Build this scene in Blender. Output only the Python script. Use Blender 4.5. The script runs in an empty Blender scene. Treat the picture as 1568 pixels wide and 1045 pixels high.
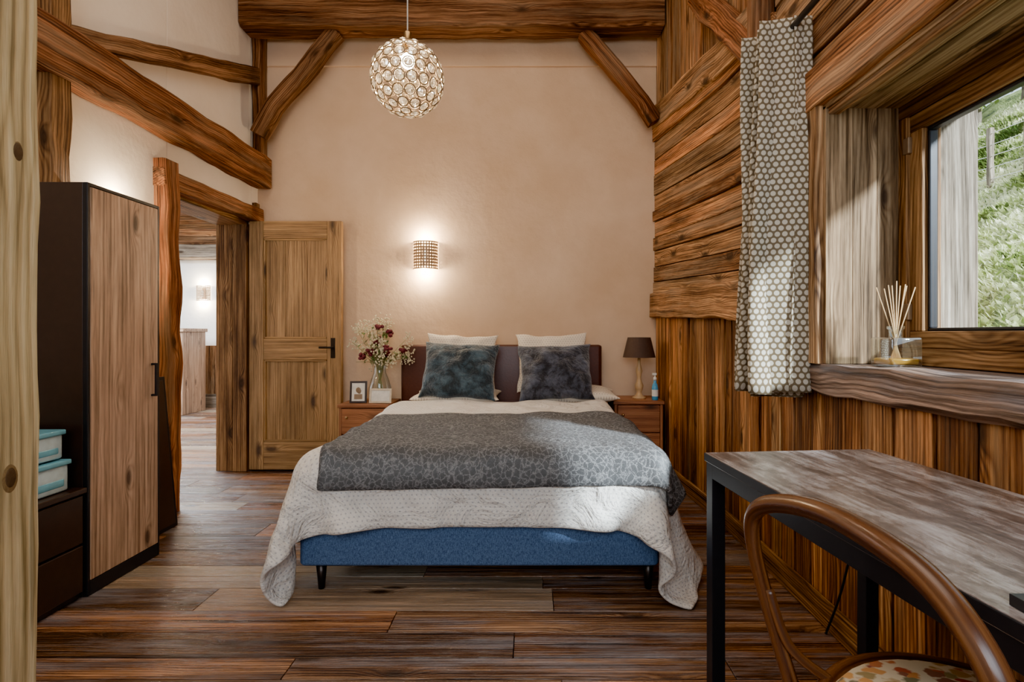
import bpy, math, random
import numpy as np
from mathutils import Vector, Matrix, noise
random.seed(7)
D=bpy.data
col=bpy.context.scene.collection
V=Vector

# ------------------------------------------------------------------ materials
class NT:
    def __init__(s,name):
        s.m=D.materials.new(name); s.m.use_nodes=True
        s.t=s.m.node_tree; s.t.nodes.clear()
        s.out=s.t.nodes.new('ShaderNodeOutputMaterial')
    def n(s,typ,ins=None,**kw):
        nd=s.t.nodes.new('ShaderNode'+typ)
        for k,v in kw.items(): setattr(nd,k,v)
        if ins:
            for k,v in ins.items():
                if hasattr(v,'is_output') : s.t.links.new(v,nd.inputs[k])
                else: nd.inputs[k].default_value=v
        return nd
    def math(s,op,a,b=0.0,c=None,clamp=False):
        nd=s.n('Math',{0:a,1:b},operation=op); nd.use_clamp=clamp
        if c is not None:
            if hasattr(c,'is_output'): s.t.links.new(c,nd.inputs[2])
            else: nd.inputs[2].default_value=c
        return nd.outputs[0]
    def vm(s,op,a,b=None):
        nd=s.n('VectorMath',{0:a},operation=op)
        if b is not None:
            if hasattr(b,'is_output'): s.t.links.new(b,nd.inputs[1])
            else: nd.inputs[1].default_value=b
        return nd.outputs[1] if op in('LENGTH','DISTANCE') else nd.outputs[0]
    def mr(s,v,a,b,c,d):
        return s.n('MapRange',{0:v,1:a,2:b,3:c,4:d}).outputs[0]
    def noise(s,vec,scale=1,detail=2,rough=.5,dist=0):
        return s.n('TexNoise',{'Vector':vec,'Scale':scale,'Detail':detail,'Roughness':rough,'Distortion':dist}).outputs[0]
    def ramp(s,f,stops):
        nd=s.n('ValToRGB',{0:f}); e=nd.color_ramp.elements
        while len(e)<len(stops): e.new(.5)
        for i,(p,c) in enumerate(stops):
            e[i].position=p; e[i].color=(*c,1)
        return nd.outputs[0]
    def mix(s,f,a,b,bt='MIX'):
        nd=s.n('Mix',data_type='RGBA',blend_type=bt)
        for i,v in ((0,f),(6,a),(7,b)):
            if hasattr(v,'is_output'): s.t.links.new(v,nd.inputs[i])
            else: nd.inputs[i].default_value=v if i==0 else (*v,1) if len(v)==3 else v
        return nd.outputs[2]
    def gray(s,v):
        return s.n('CombineColor',{0:v,1:v,2:v}).outputs[0]
    def attr(s,name='gc'):
        nd=s.n('Attribute',attribute_name=name); return nd.outputs['Vector'] if name=='gc' else nd.outputs['Fac']
    def bsdf(s,color,rough=.5,bump=None,bs=.3,bd=.01,**kw):
        ins={'Base Color':color if hasattr(color,'is_output') else (*color,1),'Roughness':rough}
        for k,v in kw.items(): ins[k.replace('_',' ')]=v
        b=s.n('BsdfPrincipled',ins)
        if bump is not None:
            bn=s.n('Bump',{'Height':bump,'Strength':bs,'Distance':bd})
            s.t.links.new(bn.outputs[0],b.inputs['Normal'])
        return b.outputs[0]
    def done(s,sh):
        s.t.links.new(sh,s.out.inputs[0]); return s.m

def wood(name,cols,rough=.5,ring=90,var=.35,bump=.5,fine=70,fw=.72,knot=(.03,.014,.006),spec=.5,bd=.004,pale=None,grey=None,warp=4.5,crack=.7,kd=1.2,big=(.5,1.4)):
    T=NT(name); v=T.attr('gc'); r=T.attr('rnd')
    n1=T.noise(T.vm('MULTIPLY',v,(.45,2.6,2.6)),1,2)
    vo=T.n('TexVoronoi',{'Vector':T.vm('MULTIPLY',v,(2.0*kd,5.6*kd,5.6*kd)),'Scale':1.0}).outputs['Distance']
    kn=T.mr(vo,.07,.2,1,0); kb=T.mr(vo,0,.45,1,0); kb2=T.math('MULTIPLY',kb,kb)
    sp=T.n('SeparateXYZ',{0:v})
    yz=T.math('ADD',sp.outputs[1],T.math('MULTIPLY',sp.outputs[2],.7))
    t=T.math('ADD',T.math('MULTIPLY',yz,ring*6.28),T.math('ADD',T.math('MULTIPLY',n1,warp*2*6.28),T.math('MULTIPLY',kb2,28)))
    rg=T.mr(T.math('SINE',t),-1,1,0,1); rg=T.math('POWER',rg,.6)
    f=T.noise(T.vm('MULTIPLY',v,(1.3,fine,fine)),1,5,.72)
    f=T.mr(f,.32,.68,0,1)
    m=T.math('ADD',T.math('MULTIPLY',rg,1-fw),T.math('MULTIPLY',f,fw))
    c=T.ramp(m,[(0.15,cols[0]),(.52,cols[1]),(.9,cols[2])])
    bg=T.noise(T.vm('MULTIPLY',v,(1.5,8,8)),1,5,.7)
    br=T.math('MULTIPLY',T.mr(bg,.32,.68,big[0],big[1]),T.mr(r,0,1,1-var,1+var))
    c=T.mix(1.0,c,T.gray(br),'MULTIPLY')
    if grey is not None:
        hue=T.math('FRACT',T.math('MULTIPLY',r,5.7))
        c=T.mix(1.0,c,T.mix(hue,(1.12,.93,.8),(.92,1.04,1.16)),'MULTIPLY')
        wv=T.noise(T.vm('MULTIPLY',T.vm('ADD',v,(9,9,9)),(1.1,10,10)),1,5,.75)
        c=T.mix(T.mr(wv,.48,.64,0,.65),c,T.mix(m,tuple(x*.4 for x in grey),grey))
    if pale is not None:
        sel=T.mr(T.math('FRACT',T.math('MULTIPLY',r,7.31)),.8,.92,0,.65)
        c=T.mix(sel,c,T.mix(1.0,T.mix(m,tuple(x*.5 for x in pale),pale),T.gray(T.mr(bg,.3,.7,.6,1.2)),'MULTIPLY'))
    c=T.mix(T.math('MULTIPLY',kn,.9),c,knot)
    ck=T.noise(T.vm('MULTIPLY',T.vm('ADD',v,(3,5,7)),(.9,36,36)),1,3,.6)
    ck=T.mr(ck,.63,.7,0,crack)
    c=T.mix(ck,c,tuple(x*.4 for x in cols[0]))
    h=T.math('SUBTRACT',T.math('ADD',T.math('MULTIPLY',m,.7),T.math('MULTIPLY',bg,.6)),ck)
    rr=T.math('ADD',T.mr(m,0,1,rough+.1,rough-.05),T.mr(bg,.3,.7,.1,-.08))
    return T.done(T.bsdf(c,rr,h,bump,bd,Specular_IOR_Level=spec))

def plain(name,c,rough=.5,metal=0,bumpscale=0,bs=.2,spec=.5,**kw):
    T=NT(name)
    g=T.n('TexCoord').outputs['Object']
    nz=T.noise(g,bumpscale or 30,3)
    cc=T.mix(T.mr(nz,.3,.7,0,1),tuple(x*.88 for x in c),tuple(min(1,x*1.08) for x in c))
    return T.done(T.bsdf(cc,rough,nz if bumpscale else None,bs,.004,Metallic=metal,Specular_IOR_Level=spec,**kw))

def emis(name,c,s):
    T=NT(name); return T.done(T.n('Emission',{0:(*c,1),1:s}).outputs[0])

def plaster(name,a,b):
    T=NT(name); g=T.n('TexCoord').outputs['Object']
    n=T.noise(g,1.3,5,.6); n2=T.noise(g,14,4,.6)
    c=T.mix(T.mr(n,.35,.65,0,1),a,b)
    h=T.math('ADD',n2,T.math('MULTIPLY',T.noise(g,3,3),1.5))
    return T.done(T.bsdf(c,.9,h,.4,.012,Specular_IOR_Level=.2))

M={}
M['floor']=wood('floor_oak',[(.022,.008,.004),(.155,.072,.034),(.4,.215,.105)],.24,80,.55,.9,50,.74,pale=(.6,.47,.33),grey=(.33,.31,.33),spec=.7,kd=1.35)
M['beam']=wood('beam_wood',[(.03,.009,.004),(.155,.06,.023),(.37,.165,.07)],.75,75,.2,1,45,.74,grey=(.27,.16,.09),spec=.25)
M['clad']=wood('cladding_wood',[(.035,.012,.005),(.235,.102,.037),(.56,.3,.13)],.7,70,.5,1,45,.74,grey=(.42,.28,.17),spec=.3)
M['cladv']=wood('wainscot_wood',[(.035,.01,.004),(.26,.102,.03),(.62,.32,.115)],.6,60,.55,1,42,.7,spec=.35,grey=(.24,.13,.065))
M['door']=wood('door_wood',[(.12,.055,.017),(.3,.16,.056),(.47,.27,.11)],.55,80,.14,.4,60,.72,crack=.4,big=(.7,1.25))
M['jamb']=wood('door_frame_wood',[(.05,.022,.009),(.2,.095,.035),(.38,.205,.085)],.6,75,.2,.7,50,.7,spec=.3)
M['post']=wood('pine_post_wood',[(.3,.21,.09),(.62,.47,.24),(.82,.67,.4)],.65,46,.05,.6,45,.62,knot=(.1,.055,.02),crack=.5,spec=.3,big=(.75,1.2),warp=3,kd=1.0)
M['reveal']=wood('window_reveal_wood',[(.07,.038,.016),(.25,.15,.075),(.45,.3,.165)],.65,65,.25,.9,45,.8,spec=.3,big=(.6,1.3),kd=1.6)
M['sill']=wood('sill_wood',[(.03,.017,.011),(.14,.085,.058),(.34,.23,.17)],.6,55,.15,1,40,.7,bd=.008,grey=(.27,.25,.27))
M['ward']=wood('wardrobe_oak',[(.18,.1,.055),(.44,.27,.17),(.62,.42,.28)],.5,48,.1,.15,42,.76,knot=(.05,.025,.015),crack=.8,kd=1.5,big=(.7,1.2),warp=3)
M['night']=wood('nightstand_wood',[(.14,.045,.018),(.31,.115,.048),(.43,.18,.08)],.45,80,.1,.15,60,.7,crack=.1,big=(.8,1.15))
M['chair']=wood('chair_bentwood',[(.05,.016,.007),(.11,.04,.015),(.19,.078,.03)],.25,90,.1,.1,90,.6,spec=.6,crack=0,big=(.8,1.2))
M['grey']=wood('weathered_wood',[(.08,.06,.042),(.24,.185,.135),(.42,.35,.27)],.8,60,.3,1,42,.8,spec=.2,kd=1.6)
T=NT('desk_vintage_laminate'); v=T.attr('gc')
f=T.noise(T.vm('MULTIPLY',v,(3,40,40)),1,5,.75); bg=T.noise(T.vm('MULTIPLY',v,(6,11,11)),1,6,.75,.4)
m=T.math('ADD',T.math('MULTIPLY',f,.45),T.math('MULTIPLY',bg,.6))
c=T.ramp(m,[(.4,(.05,.032,.025)),(.5,(.19,.14,.12)),(.6,(.45,.41,.4)),(.72,(.68,.66,.68))])
M['desk']=T.done(T.bsdf(c,T.mr(bg,.3,.7,.38,.18),m,.2,.002,Specular_IOR_Level=.8))
M['plaster']=plaster('plaster_warm',(.64,.435,.275),(.76,.55,.375))
M['plaster_l']=plaster('plaster_pale',(.72,.61,.49),(.8,.7,.59))
M['white']=plaster('plaster_white',(.82,.8,.77),(.88,.87,.84))
M['black']=plain('black_metal',(.018,.018,.022),.4,.3)
M['dark']=plain('dark_laminate',(.035,.018,.012),.35)
M['rod']=plain('rod_metal',(.05,.04,.035),.35,.8)
M['brass']=plain('brass',(.4,.26,.12),.35,1)
M['wire']=plain('pendant_wire',(.2,.14,.08),.4,.9)
M['nickel']=plain('lamp_metal',(.3,.2,.12),.5,.5)
M['leather']=plain('brown_leather',(.075,.022,.013),.4,0,60)
M['cream']=plain('cream_cotton',(.72,.61,.45),.9,0,40)
M['screen']=plain('laptop_plastic',(.02,.02,.024),.35)
M['shade']=plain('lamp_shade_fabric',(.065,.036,.025),.8,0,80)
M['turned']=plain('turned_beech',(.6,.38,.18),.4)
M['bluebottle']=plain('blue_plastic',(.08,.35,.6),.2)
M['teal']=plain('pale_blue_plastic',(.16,.45,.56),.3)
M['clearbox']=plain('frosted_plastic',(.55,.68,.7),.25)
M['paper']=plain('print_paper',(.8,.77,.7),.7)
M['leaf']=plain('leaf_green',(.12,.22,.05),.6)
M['petal']=plain('dried_red_petals',(.14,.02,.03),.8)
M['petalw']=plain('dried_cream_petals',(.75,.66,.45),.8)
M['stem']=plain('dried_stems',(.3,.28,.12),.8)
M['reed']=plain('reed_sticks',(.65,.42,.2),.7)
M['oil']=plain('amber_oil',(.45,.22,.03),.1)
M['knotd']=plain('pine_knot_core',(.1,.055,.022),.8,0,90,.6)
M['knotr']=plain('pine_knot_rim',(.26,.16,.065),.8,0,90,.6)
M['bulb']=emis('lamp_bulb',(1,.85,.6),60)
M['bulbw']=emis('sconce_bulb',(1,.84,.6),10)

def glass(name,tint=(1,1,1),k=.12):
    T=NT(name)
    tr=T.n('BsdfTransparent',{0:(*tint,1)}).outputs[0]
    gl=T.n('BsdfGlossy',{0:(1,1,1,1),'Roughness':.03}).outputs[0]
    lw=T.n('LayerWeight',{0:.35}).outputs['Facing']
    f=T.mr(lw,0,1,k*.3,min(1,k*4))
    return T.done(T.n('MixShader',{0:f,1:tr,2:gl}).outputs[0])
M['glass']=glass('window_glass',(.97,.99,.98),.03)
M['vglass']=glass('vessel_glass',(.9,.95,.94),.2)
T=NT('crystal')
M['crystal']=T.done(T.n('MixShader',{0:.35,1:T.n('BsdfGlossy',{0:(1,.96,.88,1),'Roughness':.1}).outputs[0],
   2:T.n('MixShader',{0:.25,1:T.n('BsdfTranslucent',{0:(1,.96,.87,1)}).outputs[0],2:T.n('BsdfTransparent',{0:(.95,.93,.9,1)}).outputs[0]}).outputs[0]}).outputs[0])

T=NT('blue_denim_fabric'); g=T.attr('gc')
n=T.noise(T.vm('MULTIPLY',g,(300,300,60)),1,2); n2=T.noise(g,260,2)
M['blue']=T.done(T.bsdf(T.mix(T.mr(T.math('MULTIPLY',T.math('ADD',n,n2),.5),.35,.65,0,1),(.025,.055,.13),(.12,.2,.36)),.9,n2,.3,.002))
def dots(T,g,sc):
    w=T.vm('MULTIPLY',g,(sc,sc/1.732,0))
    a=T.vm('LENGTH',T.vm('MULTIPLY',T.vm('SUBTRACT',T.vm('FRACTION',w),(.5,.5,0)),(1,1.732,0)))
    b=T.vm('LENGTH',T.vm('MULTIPLY',T.vm('SUBTRACT',T.vm('FRACTION',T.vm('ADD',w,(.5,.5,0))),(.5,.5,0)),(1,1.732,0)))
    return T.math('MINIMUM',a,b)
T=NT('dotted_duvet_cotton'); g=T.attr('gc'); d=dots(T,g,52)
c=T.mix(T.mr(d,.14,.22,.75,0),(.8,.75,.68),(.45,.42,.42))
M['duvet']=T.done(T.bsdf(c,.9,T.noise(T.vm('MULTIPLY',g,(9,9,9)),1,5,.6,.8),.9,.05,Specular_IOR_Level=.2))
T=NT('curtain_fabric'); g=T.attr('gc'); d=dots(T,g,38)
c=T.mix(T.mr(d,.34,.40,1,0),(.27,.2,.12),(.84,.77,.64))
M['curtain']=T.done(T.n('MixShader',{0:.4,1:T.n('BsdfDiffuse',{0:c}).outputs[0],2:T.n('BsdfTranslucent',{0:c}).outputs[0]}).outputs[0])
T=NT('leopard_faux_fur'); g=T.attr('gc')
w=T.vm('ADD',g,T.vm('MULTIPLY',T.n('TexNoise',{'Vector':g,'Scale':40.0,'Detail':3.0}).outputs[1],(.035,.035,.0)))
vo=T.n('TexVoronoi',{'Vector':w,'Scale':44.0},feature='DISTANCE_TO_EDGE').outputs['Distance']
fz=T.noise(g,240,3,.8); pt=T.noise(g,7,3)
val=T.math('SUBTRACT',T.math('ADD',T.math('MULTIPLY',T.math('SUBTRACT',.22,vo),3.0),T.math('MULTIPLY',T.math('SUBTRACT',fz,.5),1.6)),T.math('MULTIPLY',pt,.25))
c=T.ramp(val,[(.1,(.014,.011,.011)),(.3,(.075,.066,.064)),(.62,(.5,.49,.49))])
M['fur']=T.done(T.bsdf(c,.85,T.math('ADD',fz,T.math('MULTIPLY',T.noise(g,9,4,.6,.5),2.5)),1,.03,Sheen_Weight=.4,Specular_IOR_Level=.3))
def velvet(name,a,b):
    T=NT(name); g=T.attr('gc'); n=T.noise(g,11,6,.7,.3)
    c=T.mix(T.mr(n,.44,.66,0,1),a,b)
    return T.done(T.bsdf(c,.6,n,1,.035,Sheen_Weight=.5,Specular_IOR_Level=.3))
M['velv1']=velvet('slate_teal_velvet',(.008,.02,.03),(.075,.13,.17))
M['velv2']=velvet('slate_navy_velvet',(.008,.009,.018),(.1,.115,.16))
T=NT('patterned_cream_cotton'); g=T.attr('gc')
c=T.mix(T.mr(dots(T,g,50),.14,.24,1,0),(.82,.72,.58),(.55,.44,.34))
M['pill']=T.done(T.bsdf(c,.9,T.noise(g,10,4),.5,.03))
T=NT('floral_seat_fabric'); g=T.n('TexCoord').outputs['Object']
gd=T.vm('ADD',g,T.vm('MULTIPLY',T.n('TexNoise',{'Vector':g,'Scale':40.0}).outputs[1],(.03,.03,.03)))
v=T.n('TexVoronoi',{'Vector':gd,'Scale':36.0})
c=T.ramp(T.n('SeparateColor',{0:v.outputs['Color']}).outputs[0],[(.0,(.35,.05,.03)),(.35,(.6,.3,.08)),(.6,(.16,.18,.09)),(.85,(.25,.06,.04))])
c=T.mix(T.mr(v.outputs['Distance'],.45,.6,0,1),c,(.65,.55,.38))
M['floral']=T.done(T.bsdf(c,.85))
T=NT('hill_grass'); g=T.n('TexCoord').outputs['Object']
n=T.noise(g,2.2,5,.7); 
M['grass']=T.done(T.bsdf(T.ramp(n,[(.32,(.05,.08,.02)),(.5,(.32,.38,.11)),(.68,(.7,.7,.38))]),.9,T.noise(g,25,3),1,.1))
T=NT('grass_blades'); r=T.attr('rnd')
cc=T.ramp(r,[(0,(.045,.08,.015)),(.35,(.28,.36,.08)),(.7,(.66,.7,.33)),(1,(.92,.9,.62))])
M['blade']=T.done(T.n('MixShader',{0:.4,1:T.n('BsdfDiffuse',{0:cc}).outputs[0],2:T.n('BsdfTranslucent',{0:cc}).outputs[0]}).outputs[0])

# ------------------------------------------------------------------ mesh builder
class MB:
    def __init__(s): s.v=[];s.f=[];s.g=[];s.r=[];s.m=[];s.sm=[];s.mats=[]
    def mi(s,k):
        if k not in s.mats: s.mats.append(k)
        return s.mats.index(k)
    def add(s,vs,fs,mat,gc=None,rnd=None,smooth=False):
        o=len(s.v); s.v+= [tuple(p) for p in vs]
        s.g+= [tuple(p) for p in (gc if gc is not None else vs)]
        if hasattr(rnd,'__len__'): s.r+=list(rnd)
        else: s.r+=[(rnd if rnd is not None else .5)]*len(vs)
        i=s.mi(mat)
        for f in fs: s.f.append([o+x for x in f]); s.m.append(i); s.sm.append(smooth)
    def box(s,a,b,mat,axis=None,rnd=None,M4=None):
        lo=V([min(p,q) for p,q in zip(a,b)]); hi=V([max(p,q) for p,q in zip(a,b)])
        d=hi-lo
        if axis is None: axis=max(range(3),key=lambda i:d[i])
        oth=[i for i in range(3) if i!=axis]; oth.sort(key=lambda i:-d[i])
        off=V((random.uniform(0,50),random.uniform(0,50),random.uniform(0,50)))
        vs=[];gc=[]
        for z in(0,1):
            for y in(0,1):
                for x in(0,1):
                    p=V((lo[0]+d[0]*x,lo[1]+d[1]*y,lo[2]+d[2]*z))
                    gc.append(V((p[axis],p[oth[0]],p[oth[1]]))+off)
                    vs.append(M4@p if M4 else p)
        fs=[(0,2,3,1),(4,5,7,6),(0,1,5,4),(2,6,7,3),(0,4,6,2),(1,3,7,5)]
        s.add(vs,fs,mat,gc,random.random() if rnd is None else rnd)
    def sweep(s,pts,side,w,h,mat,jit=.006,ch=.1,rnd=None,seed=0,step=.09,taper=None):
        pts=[V(p) for p in pts]; side=V(side).normalized()
        P=[];L=0
        for i in range(len(pts)-1):
            n=max(1,int((pts[i+1]-pts[i]).length/step))
            for k in range(n): P.append(pts[i].lerp(pts[i+1],k/n))
        P.append(pts[-1])
        off=V((random.uniform(0,50),random.uniform(0,50),random.uniform(0,50)))
        vs=[];gc=[];fs=[]
        sd=random.uniform(0,99)
        for i,p in enumerate(P):
            t=(P[min(i+1,len(P)-1)]-P[max(i-1,0)]).normalized()
            if i>0: L+=(P[i]-P[i-1]).length
            sv=(side-t*side.dot(t)).normalized(); nv=t.cross(sv)
            k=1 if taper is None else taper[0]+(taper[1]-taper[0])*i/(len(P)-1)
            c=min(w,h)*ch*(.8+1.3*noise.noise(V((L*5,sd,0)))); c=max(c,.004)
            cs=[(w/2-c,h/2),(w/2,h/2-c),(w/2,-h/2+c),(w/2-c,-h/2),(-w/2+c,-h/2),(-w/2,-h/2+c),(-w/2,h/2-c),(-w/2+c,h/2)]
            for j,(a,b) in enumerate(cs):
                ja=noise.noise(V((L*4,j//2*7.3+sd,3)))*jit*2; jb=noise.noise(V((L*4,j//2*5.1+sd,9)))*jit*2
                vs.append(p+sv*(a+ja)+nv*(b*k+jb)); gc.append(V((L,b*k,a))+off)
        n=len(P)
        for i in range(n-1):
            for j in range(8):
                a=i*8+j;b=i*8+(j+1)%8; fs.append((a,b,b+8,a+8))
        fs.append(tuple(range(7,-1,-1))); fs.append(tuple((n-1)*8+j for j in range(8)))
        s.add(vs,fs,mat,gc,random.random() if rnd is None else rnd)
    def beam(s,a,b,side,w,h,mat,rnd=None):
        a=V(a);b=V(b);t=(b-a).normalized();sv=V(side);sv=(sv-t*sv.dot(t)).normalized();nv=t.cross(sv)
        off=V((random.uniform(0,50),random.uniform(0,50),random.uniform(0,50)));L=(b-a).length
        vs=[];gc=[]
        wide_first = h>=w
        for z in(0,1):
            for y in(-1,1):
                for x in(-1,1):
                    vs.append(a+t*(L*z)+sv*(x*w/2)+nv*(y*h/2))
                    gc.append((V((L*z,y*h/2,x*w/2)) if wide_first else V((L*z,x*w/2,y*h/2)))+off)
        s.add(vs,[(0,2,3,1),(4,5,7,6),(0,1,5,4),(2,6,7,3),(0,4,6,2),(1,3,7,5)],mat,gc,random.random() if rnd is None else rnd)
    def lathe(s,prof,o,mat,seg=24,R=None,smooth=True,cap=True):
        vs=[];fs=[];o=V(o)
        for r,z in prof:
            for k in range(seg):
                a=2*math.pi*k/seg; p=V((r*math.cos(a),r*math.sin(a),z))
                if R: p=R@p
                vs.append(o+p)
        for i in range(len(prof)-1):
            for k in range(seg):
                a=i*seg+k;b=i*seg+(k+1)%seg; fs.append((a,b,b+seg,a+seg))
        s.add(vs,fs,mat,None,None,smooth)
        if cap:
            n=len(prof)
            s.f.append([len(s.v)-n*seg+k for k in range(seg-1,-1,-1)]); s.m.append(s.mi(mat)); s.sm.append(False)
            s.f.append([len(s.v)-seg+k for k in range(seg)]); s.m.append(s.mi(mat)); s.sm.append(False)
    def tube(s,pts,rad,mat,seg=10,closed=False):
        pts=[V(p) for p in pts]; n=len(pts); vs=[];fs=[];gc=[];L=0
        up=None
        for i,p in enumerate(pts):
            if closed: t=(pts[(i+1)%n]-pts[i-1]).normalized()
            else: t=(pts[min(i+1,n-1)]-pts[max(i-1,0)]).normalized()
            if up is None:
                up=V((0,0,1)) if abs(t.z)<.9 else V((1,0,0))
            up=(up-t*up.dot(t)).normalized(); b=t.cross(up)
            r=rad[i] if hasattr(rad,'__len__') else rad
            if i: L+=(pts[i]-pts[i-1]).length
            for k in range(seg):
                a=2*math.pi*k/seg; o=up*math.cos(a)*r+b*math.sin(a)*r
                vs.append(p+o); gc.append(V((L,math.cos(a)*r,math.sin(a)*r)))
        m=n if closed else n-1
        for i in range(m):
            for k in range(seg):
                a=i*seg+k;b2=i*seg+(k+1)%seg; c=((i+1)%n)*seg
                fs.append((a,b2,c+(k+1)%seg,c+k))
        if not closed:
            fs.append(tuple(range(seg-1,-1,-1))); fs.append(tuple((n-1)*seg+k for k in range(seg)))
        s.add(vs,fs,mat,gc,.5,True)
    def grid(s,P,mat,gc=None,rnd=.5,smooth=True,wrap=False):
        ny=len(P);nx=len(P[0]); vs=[p for row in P for p in row]; fs=[]
        g=None if gc is None else [p for row in gc for p in row]
        for i in range(ny-1):
            for j in range(nx if wrap else nx-1):
                a=i*nx+j;b=i*nx+(j+1)%nx; fs.append((a,b,b+nx,a+nx))
        s.add(vs,fs,mat,g,rnd,smooth)
    def ball(s,c,r,mat,seg=10,sc=(1,1,1)):
        P=[]
        for i in range(seg//2+1):
            th=math.pi*(i/(seg//2)); th=max(.02,min(math.pi-.02,th))
            P.append([V((c[0]+r*sc[0]*math.sin(th)*math.cos(a),c[1]+r*sc[1]*math.sin(th)*math.sin(a),c[2]-r*sc[2]*math.cos(th))) for a in [2*math.pi*k/seg for k in range(seg)]])
        s.grid(P,mat,wrap=True)
    def build(s,name,bevel=0,parent=None,subsurf=0,solid=0,soff=0):
        me=D.meshes.new(name); me.from_pydata(s.v,[],s.f)
        for k in s.mats: me.materials.append(M[k])
        me.polygons.foreach_set('material_index',s.m); me.polygons.foreach_set('use_smooth',s.sm)
        a=me.attributes.new('gc','FLOAT_VECTOR','POINT'); a.data.foreach_set('vector',[x for p in s.g for x in p])
        a=me.attributes.new('rnd','FLOAT','POINT'); a.data.foreach_set('value',[float(x) for x in s.r])
        me.update()
        ob=D.objects.new(name,me); col.objects.link(ob)
        if solid: 
            m=ob.modifiers.new('solid','SOLIDIFY'); m.thickness=solid; m.offset=soff
        if bevel:
            m=ob.modifiers.new('bevel','BEVEL'); m.width=bevel; m.segments=2; m.limit_method='ANGLE'; m.angle_limit=.7
        if subsurf:
            m=ob.modifiers.new('sub','SUBSURF'); m.levels=subsurf; m.render_levels=subsurf
        if parent: ob.parent=parent
        return ob
def empty(name):
    e=D.objects.new(name,None); col.objects.link(e); return e
def crom(pts,n=8,closed=False):
    P=[V(p) for p in pts]; out=[]; N=len(P)
    rng=range(N) if closed else range(N-1)
    for i in rng:
        if closed: p0,p1,p2,p3=P[i-1],P[i],P[(i+1)%N],P[(i+2)%N]
        else: p0,p1,p2,p3=P[max(i-1,0)],P[i],P[i+1],P[min(i+2,N-1)]
        for k in range(n):
            t=k/n
            out.append(.5*((2*p1)+(p2-p0)*t+(2*p0-5*p1+4*p2-p3)*t*t+(3*p1-p0-3*p2+p3)*t**3))
    if not closed: out.append(P[-1])
    return out

XL=-2.24; XR=1.12; YB=4.3; ZC=4.35; Y0=-1.6
# ------------------------------------------------------------------ floor
b=MB(); y=Y0
while y<7.9:
    w=random.choice([.11,.13,.15,.18]); x=-7.0+random.uniform(-1.2,0)
    xe=1.6 if y<4.3 else -2.4
    while x<xe:
        L=random.uniform(1.0,2.5); x2=min(x+L,xe)
        a0=max(x,-7.0)
        if x2>a0 and x2-a0>.02: b.box((a0+.0015,y+.0015,-.03),(x2-.0015,y+w-.0015,random.uniform(-.0015,0)),'floor',axis=0)
        x+=L
    y+=w
b.box((-7,Y0,-.06),(1.6,7.95,-.028),'dark')
b.build('floor',bevel=.0018)
# ------------------------------------------------------------------ walls
b=MB()
b.box((-2.5,YB,0),(1.7,YB+.2,ZC),'plaster')
b.box((-2.24,YB-.018,3.29),(1.05,YB+.01,ZC),'plaster')
b.build('wall_back',bevel=.006)
b=MB()
b.box((-2.5,Y0,0),(XL,3.22,ZC),'plaster_l'); b.box((-2.5,4.2,0),(XL,YB,ZC),'plaster_l'); b.box((-2.5,3.22,2.0),(XL,4.2,ZC),'plaster_l')
b.build('wall_left',bevel=.006)
b=MB(); b.box((-2.5,Y0-.2,0),(1.6,Y0,ZC),'plaster_l'); b.build('wall_front')
b=MB(); x=-2.5
while x<1.6:
    b.box((x+.002,Y0,ZC),(x+.2,YB+.2,ZC+.05),'clad',axis=1); x+=.2
b.box((-2.6,Y0-.2,ZC+.05),(1.75,YB+.3,ZC+.15),'dark')
b.build('ceiling')

b=MB()
WY0,WY1,WZ0,WZ1=.55,1.95,.98,1.936
cx0,cx1=1.14,1.6
b.box((cx0,Y0,0),(cx1,WY0,ZC),'plaster_l'); b.box((cx0,WY1,0),(cx1,YB,ZC),'plaster_l')
b.box((cx0,WY0,0),(cx1,WY1,.93),'plaster_l'); b.box((cx0,WY0,WZ1+.02),(cx1,WY1,ZC),'plaster_l')
b.build('wall_right')
def wallx(y): return 1.12 if y<=3.0 else 1.12+(1.035-1.12)*(y-3.0)/(YB-3.0)
b=MB()
y=YB-.002
while y>Y0+.05:
    w=random.uniform(.09,.16); y2=max(y-w,Y0)
    if y>2.0>y2: y2=2.0
    top=.9
    if y2>=2.0 or y<WY0: top=1.3
    pr=random.uniform(0,.016)
    xa,xb=wallx(y)-pr,wallx(y2)-pr
    ym=(y+y2)/2; xm=wallx(ym)+.012-pr
    b.beam((xm,ym,0),(xm,ym,top),(xb-xa,y2-y,0),abs(y-y2)-.008,.024,'cladv')
    y=y2
b.box((1.13,Y0,0),(1.139,YB-.01,.92),'dark')
b.build('wall_right_wainscot',bevel=.004)
b=MB(); z0b,z1b,z0f,z1f=1.42,2.78,1.34,2.6
n=11; ed=[0]
for i in range(n): ed.append(ed[-1]+random.uniform(.65,1.3))
ed=[e/ed[-1] for e in ed]
Yf=2.35
def zline(e,y):
    zb=z0b+(z1b-z0b)*e; zf=z0f+(z1f-z0f)*e
    return zb+(zf-zb)*(YB-y)/(YB-2.8)
rl=[.7,.25,.85,.45,.95,.2,.65,.35,.9,.5,.75]
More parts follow.
